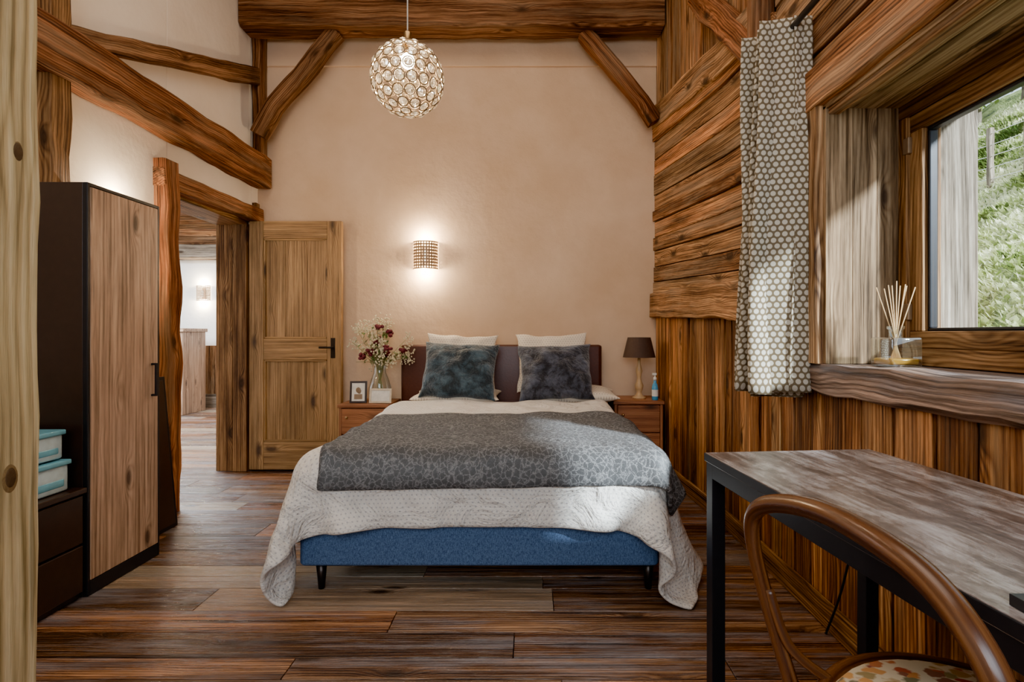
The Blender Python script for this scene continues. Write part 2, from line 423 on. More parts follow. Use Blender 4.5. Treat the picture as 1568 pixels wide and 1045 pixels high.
for i in range(n):
    pr=random.uniform(0,.02)
    em=(ed[i]+ed[i+1])/2; rr=rl[i]
    st=[YB-.002,3.7,3.0,Yf]
    vs=[];gc=[];off=V((random.uniform(0,50),random.uniform(0,50),random.uniform(0,50)))
    for yy in st:
        za=zline(ed[i],yy)+.004; zb=zline(ed[i+1],yy)-.004; xx=wallx(yy)-pr
        for (dx,zz) in ((0,za),(0,zb),(.03,zb),(.03,za)):
            vs.append(V((xx-.012+dx,yy,zz))); gc.append(V((YB-yy,zz-zline(em,yy),dx))+off)
    fs=[(3,2,1,0),(12,13,14,15)]
    for q in range(3):
        for k in range(4): a=q*4+k;c2=q*4+(k+1)%4; fs.append((a,c2,c2+4,a+4))
    b.add(vs,fs,'clad',gc,rr)
z=1.3
segs=[(Yf,WY1+.05),(WY0-.05,Y0)]
while z<ZC:
    h=random.uniform(.1,.16); z2=min(z+h,ZC); pr=random.uniform(0,.012)
    ss=segs if z2<2.02 else [(Yf,Y0)]
    for ya,yb in ss:
        b.box((1.108-pr,yb,z+.004),(1.142,ya,z2-.004),'clad',axis=1)
    z=z2
y=YB-.002
while y>Yf:
    w=random.uniform(.1,.16); y2=max(y-w,Yf); ym=(y+y2)/2; pr=random.uniform(0,.014)
    b.beam((wallx(ym)+.012-pr,ym,zline(.98,ym)),(wallx(ym)+.012-pr,ym,ZC),(wallx(y2)-wallx(y),y2-y,0),y-y2-.008,.024,'clad'); y=y2
b.sweep([(1.03,4.28,2.86),(1.085,3.0,2.665),(1.09,2.45,2.58)],(1,0,0),.06,.19,'clad',rnd=.85)
b.sweep([(1.075,3.4,3.3),(1.075,2.5,2.45)],(1,0,0),.09,.13,'beam',rnd=.9)
b.sweep([(1.065,2.42,2.35),(1.065,2.42,4.3)],(1,0,0),.09,.11,'beam',rnd=.8)
b.sweep([(1.075,2.36,2.72),(1.075,.3,2.72)],(1,0,0),.07,.13,'clad',rnd=.75)
b.sweep([(1.02,4.28,1.325),(1.07,3.0,1.28),(1.075,2.3,1.25)],(1,0,0),.09,.2,'clad',jit=.006,rnd=.65)
b.build('wall_right_cladding',bevel=.003)
b=MB()
b.beam((1.02,YB-.02,.05),(1.1,3.0,.05),(1,0,0),.02,.1,'jamb'); b.beam((1.1,3.0,.05),(1.1,Y0,.05),(1,0,0),.02,.1,'jamb',.9)
b.build('baseboard_right',bevel=.004)
b=MB(); b.box((-2.2,YB-.02,0),(1.02,YB,.08),'jamb'); b.build('baseboard_back',bevel=.004)

# ------------------------------------------------------------------ window
win=empty('window_1')
b=MB()
fx0,fx1=1.36,1.43
def rect(b,x0,x1,y0,y1,z0,z1,w,mat):
    b.box((x0,y0,z0),(x1,y1,z0+w),mat); b.box((x0,y0,z1-w),(x1,y1,z1),mat)
    b.box((x0,y0,z0+w),(x1,y0+w,z1-w),mat); b.box((x0,y1-w,z0+w),(x1,y1,z1-w),mat)
rect(b,fx0,fx1,WY0,WY1,WZ0,WZ1,.06,'jamb')
rect(b,fx0+.012,fx1+.01,WY0+.06,WY1-.06,WZ0+.06,WZ1-.06,.06,'jamb')
rect(b,fx0+.03,fx1-.01,WY0+.12,WY1-.12,WZ0+.12,WZ1-.12,.012,'black')
b.box((fx0-.004,WY1-.075,1.74),(fx0+.012,WY1-.045,1.8),'nickel'); b.box((fx0-.004,WY1-.075,1.14),(fx0+.012,WY1-.045,1.2),'nickel')
b.build('window_frame',bevel=.004,parent=win)
b=MB(); b.box((1.395,WY0+.12,WZ0+.12),(1.401,WY1-.12,WZ1-.12),'glass'); b.build('glass_pane',parent=win)
b=MB()
for i,(xa,xb) in enumerate(((1.09,1.19),(1.19,1.28),(1.28,1.36))):
    b.box((xa+.0005,WY1-.022,WZ0),(xb-.0005,WY1-.001,WZ1),'reveal',axis=2,rnd=[.85,.5,.3][i])
    b.box((xa+.0005,WY0+.001,WZ0),(xb-.0005,WY0+.022,WZ1),'reveal',axis=2)
    b.box((xa+.0005,WY0+.001,WZ1-.012),(xb-.0005,WY1-.001,WZ1+.018),'reveal',axis=1,rnd=[.9,.6,.7][i])
b.box((1.43,1.89,.99),(1.62,1.945,1.95),'grey',axis=2,rnd=.5)
b.box((1.43,WY0+.01,1.93),(1.62,WY1-.01,1.955),'grey'); b.box((1.43,WY0+.01,.932),(1.7,WY1-.01,1.0),'grey')
b.build('window_reveal',bevel=.002,parent=win)
b=MB()
b.sweep([(1.095,2.05,2.02),(1.095,.4,2.02)],(1,0,0),.07,.16,'clad',rnd=.9)
b.sweep([(1.095,1.985,.98),(1.095,1.985,1.95)],(1,0,0),.06,.08,'clad',rnd=.7)
b.build('window_casing',parent=win)
b=MB()
b.sweep([(1.135,2.03,.926),(1.135,1.3,.928),(1.135,.5,.926)],(1,0,0),.115,.108,'sill',jit=.01,ch=.12,rnd=.6)
b.box((1.17,WY0+.01,.932),(1.36,WY1-.01,.978),'sill',axis=1)
b.build('window_sill',parent=win)

b=MB()
b.tube([(1.02,2.3,2.285),(1.02,.3,2.285)],.012,'rod',12); b.ball((1.02,2.31,2.285),.022,'rod',12)
for yy in (2.25,.6): b.tube([(1.02,yy,2.285),(1.11,yy,2.285)],.008,'rod',8)
b.build('curtain_rod')
b=MB(); P=[];G=[]
NU=140
base=[(j/(NU-1)*3.6*2*math.pi,j/(NU-1)) for j in range(NU)]
for i in range(46):
    vv=i/45; z=2.315-vv*1.45; row=[];gr=[];L=0;prev=None
    for ph,u in base:
        amp=(.088+.022*vv)+.012*math.sin(ph*.37+1)
        x=.985+amp*math.sin(ph+.3)+.010*math.sin(vv*5+u*6)-.012*vv
        yy=2.0+.22*u+.016*math.sin(ph*2+.6)*(.6+.8*vv)+.008*math.sin(vv*7+u*9)
        x=min(x,1.09)
        p=V((x,yy,z+.006*math.sin(ph*.5)-(.02*math.sin(u*3) if i==45 else 0)))
        if prev is not None: L+=(p-prev).length
        prev=p; row.append(p); gr.append((L,vv*1.45,0))
    P.append(row);G.append(gr)
b.grid(P,'curtain',G); b.build('curtain',solid=.002)

# ------------------------------------------------------------------ timber frame
b=MB(); b.sweep([(XL+.005,4.1,3.625),(1.03,4.1,3.625)],(0,1,0),.2,.33,'beam',jit=.008,rnd=.5)
b.sweep([(-1.53,4.12,3.47),(-1.8,4.12,3.13),(-2.02,4.12,2.88),(-2.14,4.12,2.66)],(0,1,0),.1,.12,'beam',jit=.006)
b.sweep([(.42,4.12,3.46),(.68,4.12,3.16),(.88,4.12,2.92),(.98,4.12,2.76)],(0,1,0),.1,.11,'beam',jit=.006)
b.build('roof_truss')
b=MB(); b.sweep([(-2.18,4.27,2.4),(-2.18,2.5,2.395),(-2.18,.6,2.37)],(1,0,0),.13,.24,'beam',jit=.008,rnd=.4)
b.sweep([(-2.205,4.2,3.16),(-2.205,2.35,2.46)],(1,0,0),.07,.13,'beam',rnd=.35,taper=(1,.7))
b.sweep([(-2.195,4.24,2.5),(-2.195,4.24,4.3)],(1,0,0),.08,.1,'beam',rnd=.5)
b.sweep([(-2.2,2.41,0),(-2.2,2.41,4.3)],(1,0,0),.08,.11,'jamb',rnd=.7); b.build('wall_timber_frame')
b=MB(); b.sweep([(-1.13,1.03,0),(-1.13,1.03,4.3)],(1,0,0),.16,.18,'post',jit=.003,ch=.05,rnd=.5)
for zz,yy,r in ((1.462,1.07,.03),(.8,1.055,.03),(1.95,1.03,.014),(.3,1.08,.016)):
    b.ball((-1.0515,yy,zz),r,'knotr',20,(.1,.62,1.1)); b.ball((-1.0495,yy,zz),r*.62,'knotd',18,(.1,.62,1.1))
b.build('pine_post')

# ------------------------------------------------------------------ door
b=MB()
b.sweep([(-2.24,3.17,0),(-2.235,3.175,1.0),(-2.245,3.17,2.14)],(1,0,0),.16,.13,'beam',rnd=.9,jit=.01)
b.sweep([(-2.24,3.1,2.03),(-2.24,4.26,2.05)],(1,0,0),.14,.11,'beam',rnd=.6)
b.box((-2.5,3.24,0),(-2.28,3.27,1.99),'jamb'); b.box((-2.5,3.25,1.96),(-2.26,4.19,2.0),'jamb')
b.box((-2.5,4.155,0),(-2.37,4.2,1.97),'jamb',rnd=.9); b.box((-2.36,4.14,0),(-2.25,4.2,1.97),'jamb',rnd=.3)
b.sweep([(-2.235,4.235,0),(-2.235,4.235,2.15)],(1,0,0),.06,.06,'jamb',rnd=.4)
b.build('door_frame',bevel=.002)
door=empty('door_1')
b=MB()
dx0,dx1=-2.235,-1.5; dy0,dy1=4.15,4.19; zt=1.99
st=.115
b.box((dx0,dy0,.012),(dx0+st,dy1,zt),'door',axis=2); b.box((dx1-st,dy0,.012),(dx1,dy1,zt),'door',axis=2)
for za,zb in((.012,.235),(.885,1.055),(1.85,zt)): b.box((dx0+st,dy0,za),(dx1-st,dy1,zb),'door',axis=0)
for za,zb in((.235,.885),(1.055,1.85)):
    w=(dx1-dx0-2*st)/3
    for k in range(3): b.box((dx0+st+k*w,dy0+.016,za),(dx0+st+(k+1)*w,dy1-.008,zb),'door',axis=2,rnd=random.uniform(0,.6))
    for (a,c) in (((dx0+st,za),(dx0+st+.014,zb)),((dx1-st-.014,za),(dx1-st,zb)),((dx0+st,za),(dx1-st,za+.014)),((dx0+st,zb-.014),(dx1-st,zb))):
        b.box((a[0],dy0+.004,a[1]),(c[0],dy0+.02,c[1]),'door')
b.build('door_leaf',bevel=.004,parent=door)
b=MB()
b.box((-1.585,dy0-.006,.9),(-1.55,dy0+.001,1.06),'rod'); b.tube([(-1.567,dy0-.004,.985),(-1.567,dy0-.045,.985)],.008,'rod')
b.tube([(-1.567,dy0-.045,.985),(-1.66,dy0-.05,.985)],.008,'rod'); b.build('door_handle',parent=door,bevel=.001)

# ------------------------------------------------------------------ hall
b=MB(); b.box((-7,7.8,0),(-2.3,7.95,2.2),'white'); b.box((-7,7.8,2.2),(-2.3,7.95,3),'clad')
for k in range(22): b.box((-7+.21*k,7.77,0),(-7+.21*k+.205,7.8,.92),'clad',axis=2)
b.box((-7,7.74,.0),(-2.5,7.77,.2),'grey'); 
b.build('wall_hall_back',bevel=.003)
b=MB(); b.box((-7.1,1.9,0),(-7,7.95,3),'white'); b.build('wall_hall_left')
b=MB(); b.box((-7,1.9,0),(-2.5,2.0,3),'white'); b.build('wall_hall_front')
b=MB(); b.box((-2.5,4.5,0),(-2.3,7.8,3),'white'); b.build('wall_hall_right')
b=MB(); b.box((-7.1,1.9,3),(-2.5,7.95,3.1),'white'); b.build('ceiling_hall')
b=MB()
b.sweep([(-7,7.68,2.3),(-2.55,7.68,2.3)],(0,1,0),.16,.2,'grey',rnd=.3)
for k in range(4): b.sweep([(-6.9,7.2-1.0*k,2.85),(-2.55,7.2-1.0*k,2.85)],(0,1,0),.15,.2,'beam')
for k in range(9): b.box((-7,7.72-.0,2.42+.06*k),(-2.55,7.79,2.42+.06*k+.055),'clad',axis=0)
b.build('hall_beams')
b=MB(); b.box((-5.25,7.0,0),(-4.66,7.5,1.12),'ward',axis=2); b.box((-5.27,6.98,1.12),(-4.64,7.52,1.17),'ward',axis=0)
b.box((-5.2,6.985,.08),(-4.96,7.0,1.06),'ward',axis=2); b.box((-4.94,6.985,.08),(-4.7,7.0,1.06),'ward',axis=2)
b.build('hall_cabinet',bevel=.006)

# ------------------------------------------------------------------ sconces
def sconce(name,c,nrm,e=5):
    e0=empty(name)
    n=V(nrm); side=V((0,0,1)).cross(n); c=V(c)
    b=MB(); nt,nz=14,9; H=.22; R=.1
    def pt(i,j):
        a=math.pi*i/nt; return c+side*(math.cos(a)*R)+n*(math.sin(a)*R*.85+.004)+V((0,0,-H/2+H*j/nz))
    for i in range(nt):
        for j in range(nz):
            q=[pt(i,j),pt(i+1,j),pt(i+1,j+1),pt(i,j+1)]; m=(q[0]+q[1]+q[2]+q[3])/4
            mids=[(q[k]+q[(k+1)%4])/2 for k in range(4)]
            h=[m+(x-m)*.6 for x in mids]
            vs=q+h; fs=[]
            for k in range(4):
                fs.append((k,(k+1)%4,4+k)); fs.append(((k+1)%4,4+(k+1)%4,4+k))
            b.add(vs,fs,'nickel')
    for zz in(-H/2,H/2):
        b.tube([c+side*(math.cos(math.pi*k/20)*R)+n*(math.sin(math.pi*k/20)*R*.85+.004)+V((0,0,zz)) for k in range(21)],.004,'nickel',8)
    b.build('perforated_shade',parent=e0)
    b=MB()
    b.lathe([(.004,-.05),(.014,-.045),(.016,0),(.014,.045),(.004,.05)],c+n*.045,'bulbw',14); b.build('bulb',parent=e0)
    b=MB()
    pl=c+n*.003
    b.add([pl+side*s*.03+V((0,0,t*.08))+n*o for o in(-.002,.006) for s,t in((-1,-1),(1,-1),(1,1),(-1,1))],[(0,1,2,3),(4,5,6,7),(0,1,5,4),(1,2,6,5),(2,3,7,6),(3,0,4,7)],'nickel'); b.build('back_plate',parent=e0)
    for s in (1,-1):
        l=D.lights.new('sconce_light','POINT'); l.energy=e; l.color=(1,.8,.52); l.shadow_soft_size=.03
        o=D.objects.new('sconce_light',l); o.location=c+n*.06+V((0,0,s*.14)); col.objects.link(o); o.parent=e0
sconce('wall_sconce',(-.86,YB,1.735),(0,-1,0),e=26)
sconce('wall_sconce',(XL,2.8,1.68),(1,0,0),e=18)
sconce('wall_sconce',(-4.87,7.8,1.7),(0,-1,0),e=30)

# ------------------------------------------------------------------ pendant
pe=empty('pendant_lamp'); PC=V((-.611,2.6,2.36)); R=.175
b=MB()
b.tube([PC+V((0,0,R+.06)),V((PC.x,PC.y,ZC-.02))],.0035,'paper',8)
b.lathe([(.016,0),(.018,.01),(.018,.06),(.008,.07)],PC+V((0,0,R-.005)),'brass',16)
b.lathe([(.045,-.03),(.05,-.005),(.05,0)],(PC.x,PC.y,ZC),'brass',20)
b.build('cord_and_socket',parent=pe)
b=MB();c2=MB()
rows=9
for i in range(rows):
    la=-78+156*i/(rows-1); cl=math.cos(math.radians(la)); nb=max(4,int(round(19*cl)))
    b.tube([PC+V((math.cos(2*math.pi*k/40)*R*cl,math.sin(2*math.pi*k/40)*R*cl,R*math.sin(math.radians(la)))) for k in range(40)],.0016,'wire',5,closed=True)
    for k in range(nb):
        a=2*math.pi*(k+.5*(i%2))/nb
        n=V((math.cos(a)*cl,math.sin(a)*cl,math.sin(math.radians(la))))
        Rm=n.to_track_quat('Z','Y').to_matrix()
        p=PC+n*R
        r=.0255
        b.tube([p+Rm@V((math.cos(t)*r,math.sin(t)*r,0)) for t in [2*math.pi*q/14 for q in range(14)]],.0028,'wire',5,closed=True)
        c2.lathe([(.003,-.009),(.013,-.006),(.021,0),(.013,.006),(.003,.009)],p,'crystal',8,R=Rm,smooth=False,cap=False)
b.build('wire_frame',parent=pe); c2.build('crystals',parent=pe)
b=MB(); b.ball(PC+V((0,0,.09)),.034,'bulb',16,(1,1,1.15)); b.lathe([(.012,0),(.014,.05)],PC+V((0,0,.125)),'brass',12); b.build('bulb',parent=pe)
l=D.lights.new('pendant_light','POINT'); l.energy=45; l.color=(1,.78,.52); l.shadow_soft_size=.05
o=D.objects.new('pendant_light',l); o.location=PC+V((0,0,0.02)); col.objects.link(o); o.parent=pe

# ------------------------------------------------------------------ bed
bed=empty('bed')
BX0,BX1,BYF,BYB=-.995,.565,2.17,4.18
BC=(BX0+BX1)/2
def rbox(b,lo,hi,r,mat,n=6):
    lo=V(lo);hi=V(hi)
    pts=[]
    for (cx,cy,a0) in ((hi.x-r,hi.y-r,0),(lo.x+r,hi.y-r,90),(lo.x+r,lo.y+r,180),(hi.x-r,lo.y+r,270)):
        for k in range(n+1):
            a=math.radians(a0+90*k/n); pts.append((cx,cy,math.cos(a),math.sin(a)))
    prof=[]
    for k in range(n+1):
        t=math.pi/2*k/n; prof.append((math.sin(t),-math.cos(t)))
    P=[]
    def ring(s,z): return [V((cx+ca*r*s,cy+sa*r*s,z)) for cx,cy,ca,sa in pts]
    for s,zz in prof: P.append(ring(s,lo.z+r*.6*(1+zz)))
    for s,zz in reversed(prof): P.append(ring(s,hi.z-r*.6*(1+zz)))
    b.grid(P,mat,wrap=True)
    m=len(pts)
    o=len(b.v)-len(P)*m
    b.f.append([o+k for k in range(m-1,-1,-1)]);b.m.append(b.mi(mat));b.sm.append(False)
    o=len(b.v)-m
    b.f.append([o+k for k in range(m)]);b.m.append(b.mi(mat));b.sm.append(False)
b=MB(); rbox(b,(BX0+.02,BYF+.02,.11),(BX1-.02,BYB,.335),.03,'blue'); b.build('bed_base',parent=bed)
b=MB(); rbox(b,(BX0+.015,BYF+.02,.335),(BX1-.015,BYB-.01,.545),.06,'cream'); b.build('mattress',parent=bed)
b=MB()
for lx in(BX0+.1,BX1-.06):
    for ly in(BYF+.07,BYB-.15): b.lathe([(.013,0),(.024,.115)],(lx,ly,0),'rod',14)
b.build('bed_legs',parent=bed)
b=MB()
rbox(b,(-1.04,4.185,.12),(.575,4.265,1.005),.03,'leather')
b.build('headboard',parent=bed)

def cloth(x0,x1,y0,y1,h,z,thick,steps,iters,k_bend=.25,seed=1,skew=None,box=None,rr=.07,noise_amp=.004,flare=0):
    nx=int((x1-x0)/h)|1; ny=int((y1-y0)/h)|1
    X,Y=np.meshgrid(np.linspace(x0,x1,nx),np.linspace(y0,y1,ny))
    rest=np.stack([X,Y,np.zeros_like(X)],-1)
    P=rest.copy().reshape(-1,3)
    if skew is not None: P=skew(P)
    P[:,2]=z+np.random.RandomState(seed).rand(len(P))*noise_amp
    idx=np.arange(nx*ny).reshape(ny,nx); B=[]
    RP=rest.reshape(-1,3)
    def addb(a,b_,k):
        a=a.ravel();b_=b_.ravel(); 
        if len(a): B.append((a,b_,np.linalg.norm(RP[a]-RP[b_],axis=1),k))
    for s in(0,1):
        j=np.arange(s,nx-1,2); addb(idx[:,j],idx[:,j+1],1.)
        i=np.arange(s,ny-1,2); addb(idx[i,:],idx[i+1,:],1.)
        addb(idx[i][:,:-1],idx[i+1][:,1:],.5); addb(idx[i][:,1:],idx[i+1][:,:-1],.5)
    st=3
    for s in range(2):
        jj=np.array([j for j in range(nx-st) if (j//st)%2==s]); addb(idx[:,jj],idx[:,jj+st],k_bend)
        ii=np.array([i for i in range(ny-st) if (i//st)%2==s]); addb(idx[ii,:],idx[ii+st,:],k_bend)
    c=np.array(box[0]);hh=np.array(box[1])
    def collide(P,prev):
        d=P-c; q=np.abs(d)-hh+rr
        m=np.maximum(q,0); ln=np.linalg.norm(m,axis=1); ins=np.minimum(q.max(1),0)
        sd=ln+ins-rr; pen=thick-sd; hit=pen>0
        g=np.where(ln[:,None]>1e-6, np.sign(d)*m/np.maximum(ln,1e-6)[:,None], np.sign(d)*(q==q.max(1)[:,None]))
        P[hit]+=g[hit]*pen[hit][:,None]
        mv=P[hit]-prev[hit]; gn=g[hit]; tn=mv-(mv*gn).sum(1)[:,None]*gn
        P[hit]-=tn*.45
        fl=P[:,2]<.012
        P[fl,2]=.012; P[fl,:2]-= (P[fl,:2]-prev[fl,:2])*.3
        return P
    vel=np.zeros_like(P); dt=.016
    for s in range(steps):
        prev=P.copy(); vel[:,2]-=9.8*dt; 
        if flare:
            side=np.sign(P[:,0]-c[0])*(np.abs(P[:,0]-c[0])>hh[0]); low=np.clip((.5-P[:,2])/.4,0,1)
            vel[:,0]+=side*low*flare*dt*(1+.9*np.sin(P[:,1]*14))
            vel[:,1]-=(P[:,1]<c[1]-hh[1])*low*flare*.3*dt*(1+np.sin(P[:,0]*11))
        vel*=.975; P=P+vel*dt
        for it in range(iters):
            for a,b_,r0,k in B:
                dv=P[b_]-P[a]; L=np.linalg.norm(dv,axis=1)+1e-9
                co=dv*((L-r0)/L*.5*k)[:,None]
                P[a]+=co; P[b_]-=co
            if it%4==3: P=collide(P,prev)
        P=collide(P,prev)
        vel=(P-prev)/dt
        sp=np.linalg.norm(vel,axis=1); f=np.minimum(1,2.5/(sp+1e-9)); vel*=f[:,None]
    return P.reshape(ny,nx,3),rest
bc=((BX0+BX1)/2,(BYF+BYB)/2,.3); bh=((BX1-BX0)/2,(BYB-BYF)/2,.26)
P,G=cloth(BX0-.37,BX1+.41,BYF-.21,3.82,.032,.6,.008,190,9,box=(bc,bh),flare=1.3,k_bend=.25)
ny,nx=P.shape[:2]
for i in range(ny):
    for j in range(nx):
        p=P[i,j]; x,y=G[i,j,0],G[i,j,1]
        if p[2]>.53:
            P[i,j,2]+=.004+.012*noise.noise(V((x*3.2,y*3.2,1)))+.008*abs(noise.noise(V((x*9,y*5,2))))
            if y>3.2: P[i,j,2]+=.024*min(1,(y-3.2)/.3)*(1+noise.noise(V((x*5,y*7,5))))
        else:
            a=.03*noise.noise(V((x*9+2*p[2],y*9,p[2]*2)))
            P[i,j,0]+=a*(1 if p[0]>BC else -1)+ (.008 if p[0]>BC else -.008); P[i,j,1]-=abs(a)+.004
b=MB(); b.grid([[V(P[i,j]) for j in range(nx)] for i in range(ny)],'duvet',[[V(G[i,j]) for j in range(nx)] for i in range(ny)])
b.build('duvet',parent=bed,subsurf=1,solid=.02,soff=0)
def sk(Q):
    Q=Q.copy(); Q[:,0]+=.05*np.sin(Q[:,1]*5)*.3-.06*(Q[:,1]-2.6); Q[:,1]+=.02*np.sin(Q[:,0]*6)+.015*Q[:,0]; return Q
P,G=cloth(-.89,.70,2.06,3.13,.03,.66,.038,110,8,box=(bc,bh),skew=sk,k_bend=.15,seed=4)
ny,nx=P.shape[:2]
for i in range(ny):
    for j in range(nx):
        x,y=G[i,j,0],G[i,j,1]
        if P[i,j,2]>.55: P[i,j,2]+=.006+.03*abs(noise.noise(V((x*4,y*5,8))))
        e=.016*noise.noise(V((x*13,y*13,2)))
        if i==0 or i==ny-1: P[i,j,1]+=e
        if j==0 or j==nx-1: P[i,j,0]+=e
b=MB(); b.grid([[V(P[i,j]) for j in range(nx)] for i in range(ny)],'fur',[[V(G[i,j]) for j in range(nx)] for i in range(ny)])
b.build('throw_blanket',subsurf=1,solid=.02)

def pillow(name,c,w,h,t,tilt,mat,yaw=0,roll=0,seed=0,parent=None,pin=.09):
    b=MB(); n=26
    Mx=Matrix.Translation(c)@Matrix.Rotation(yaw,4,'Z')@Matrix.Rotation(tilt,4,'X')@Matrix.Rotation(roll,4,'Z')
    for s in(1,-1):
        P=[];G=[]
        for i in range(n+1):
            row=[];gr=[]
            for j in range(n+1):
                u=math.sin((j/n-.5)*math.pi);v=math.sin((i/n-.5)*math.pi)
                x=w/2*u*(1-pin*(1-v*v)*abs(u)); y=h/2*v*(1-pin*(1-u*u)*abs(v))
                x+=.014*noise.noise(V((u*2+seed,v*2,9)));y+=.02*noise.noise(V((u*2+seed,v*2,19)))
                k=max(0,(1-u*u))*max(0,(1-v*v))
                z=t/2*k**.42
                z+= t*.2*noise.noise(V((u*2.3+seed,v*2.3,s*3)))*k**.5 + t*.12*noise.noise(V((u*6+seed,v*6,s)))*k**.5
                row.append(Mx@V((x,y,z*s))); gr.append(V((x+seed,y,s*.3)))
            if s<0: row=row[::-1];gr=gr[::-1]
            P.append(row);G.append(gr)
        b.grid(P,mat,G)
    return b.build(name,parent=parent)
pillow('pillow',(-.54,4.09,.865),.56,.46,.13,math.radians(78),'pill',seed=1,roll=-.03)
pillow('pillow',(.17,4.09,.87),.56,.46,.13,math.radians(78),'pill',seed=2,roll=.03)
pillow('pillow',(-.56,4.01,.62),.66,.36,.12,math.radians(4),'pill',seed=3)
pillow('pillow',(.3,4.01,.63),.72,.36,.13,math.radians(4),'pill',seed=6)
pillow('velvet_cushion',(-.53,3.92,.815),.57,.45,.2,math.radians(66),'velv1',seed=4,roll=-.05)
pillow('velvet_cushion',(.19,3.91,.805),.56,.45,.2,math.radians(64),'velv2',seed=5,roll=.03)

# ------------------------------------------------------------------ nightstands
def nightstand(x0,x1,y0,y1,z,name):
    b=MB()
    b.box((x0,y0-.01,z-.025),(x1,y1,z),'night',axis=0)
    b.box((x0+.01,y0,.14),(x0+.03,y1,z-.025),'night',axis=2); b.box((x1-.03,y0,.14),(x1-.01,y1,z-.025),'night',axis=2)
    b.box((x0+.03,y0+.02,.14),(x1-.03,y1,z-.03),'night')
    zm=(z-.025+.14)/2
    for za,zb in((.15,zm-.004),(zm+.004,z-.032)):
        b.box((x0+.033,y0-.006,za),(x1-.033,y0+.02,zb),'night',axis=0)
        b.ball(((x0+x1)/2-.12,y0-.016,(za+zb)/2+.03),.011,'brass',10)
    for lx in(x0+.04,x1-.04):
        for ly in(y0+.04,y1-.04): b.lathe([(.012,0),(.02,.14)],(lx,ly,0),'night',12)
    return b.build(name,bevel=.004)
nightstand(-1.44,-1.055,3.9,4.26,.565,'nightstand')
nightstand(.62,1.0,3.9,4.26,.59,'nightstand')
b=MB(); lx,ly=.845,4.06
b.lathe([(.05,0),(.052,.012),(.03,.022),(.018,.05),(.028,.075),(.034,.1),(.022,.13),(.014,.16),(.02,.19),(.026,.21),(.02,.24),(.012,.27),(.01,.33)],(lx,ly,.59),'turned',24)
b.lathe([(.125,.32),(.088,.475)],(lx,ly,.59),'shade',32,cap=False); b.lathe([(.122,.323),(.085,.473)],(lx,ly,.59),'shade',32,cap=False)
for a in(0,2.09,4.19): b.tube([(lx,ly,.59+.44),(lx+.09*math.cos(a),ly+.09*math.sin(a),.59+.45)],.002,'brass',6)
b.tube([(lx,ly,.9),(lx,ly,1.03)],.004,'brass',6)
b.build('table_lamp')
b=MB(); b.lathe([(.02,0),(.024,.004),(.024,.09),(.018,.12),(.011,.13),(.011,.15)],(.945,3.96,.59),'bluebottle',20)
b.lathe([(.013,.15),(.013,.17),(.006,.175),(.006,.195)],(.945,3.96,.59),'paper',16); b.box((.925,3.95,.78),(.955,3.97,.795),'paper'); b.lathe([(.0245,.03),(.0245,.08)],(.945,3.96,.59),'paper',20,cap=False)
b.build('pump_bottle')
def pframe(name,c,w,h,t,tilt,fm,pm,yaw=0):
    b=MB(); Mx=Matrix.Translation(c)@Matrix.Rotation(yaw,4,'Z')@Matrix.Rotation(tilt,4,'X')
    f=.014
    b.box((-w/2,-t/2,0),(-w/2+f,t/2,h),fm,M4=Mx);b.box((w/2-f,-t/2,0),(w/2,t/2,h),fm,M4=Mx)
    b.box((-w/2+f,-t/2,0),(w/2-f,t/2,f),fm,M4=Mx);b.box((-w/2+f,-t/2,h-f),(w/2-f,t/2,h),fm,M4=Mx)
    b.box((-w/2+f,-t/2+.004,f),(w/2-f,t/2,h-f),pm,M4=Mx)
    if fm=='dark': b.ball(Mx@V((0,-t/2+.003,h*.55)),.022,'nickel',8,(1,.1,1.3)); b.box((-.03,-t/2+.002,f*2),(.03,-t/2+.0045,h*.4),'nickel',M4=Mx)
    b.box((-.02,t/2,0.002),(.02,t/2+.03,h*.45),fm,M4=Mx)
    return b.build(name,bevel=.0015)
pframe('photo_frame',(-1.305,3.96,.568),.125,.165,.014,-.12,'dark','paper',yaw=.1)
pframe('photo_frame',(-1.135,3.95,.568),.17,.11,.014,-.15,'cream','paper',yaw=-.05)
vz=empty('flower_vase'); vx,vy,v0=-1.18,4.1,.566
b=MB(); b.lathe([(.03,0),(.06,.01),(.085,.06),(.088,.11),(.07,.17),(.05,.22),(.046,.27),(.055,.3)],(vx,vy,v0),'vglass',28,cap=False); b.lathe([(.03,.001),(.055,.012),(.08,.06),(.08,.075)],(vx,vy,v0),'vglass',28); b.build('vase',parent=vz)
b=MB()
for k in range(60):
    a=random.uniform(0,6.28); r=random.uniform(.02,.24); h=random.uniform(.34,.64)-.3*r
    tip=V((vx+math.cos(a)*r,vy+math.sin(a)*min(r,.13),v0+h)); 
    base=V((vx-math.cos(a)*.03,vy-math.sin(a)*.03,v0+.04)); mid=V((vx+math.cos(a)*.03,vy+math.sin(a)*.03,v0+.28))
    b.tube(crom([base,mid,tip],4),.0018,'stem',5)
    kind=random.random()
    if kind<.2:
        for q in range(8): b.ball(tip+V((random.gauss(0,.015),random.gauss(0,.015),random.gauss(0,.012))),.018,'petal',6,(1,1,.8))
    elif kind<.85:
        for q in range(22):
            b.ball(tip+V((random.gauss(0,.022),random.gauss(0,.02),random.gauss(0,.028))),.0075,'petalw',5)
    for q in range(4):
        p=mid.lerp(tip,random.uniform(.1,.95)); d=V((random.uniform(-1,1),random.uniform(-1,1),random.uniform(-.3,1))).normalized(); sdv=d.cross(V((0,0,1))).normalized()
        b.add([p,p+d*.022+sdv*.009,p+d*.05,p+d*.022-sdv*.009],[(0,1,2,3)],'leaf' if random.random()<.5 else 'stem')
b.build('dried_flowers',parent=vz)

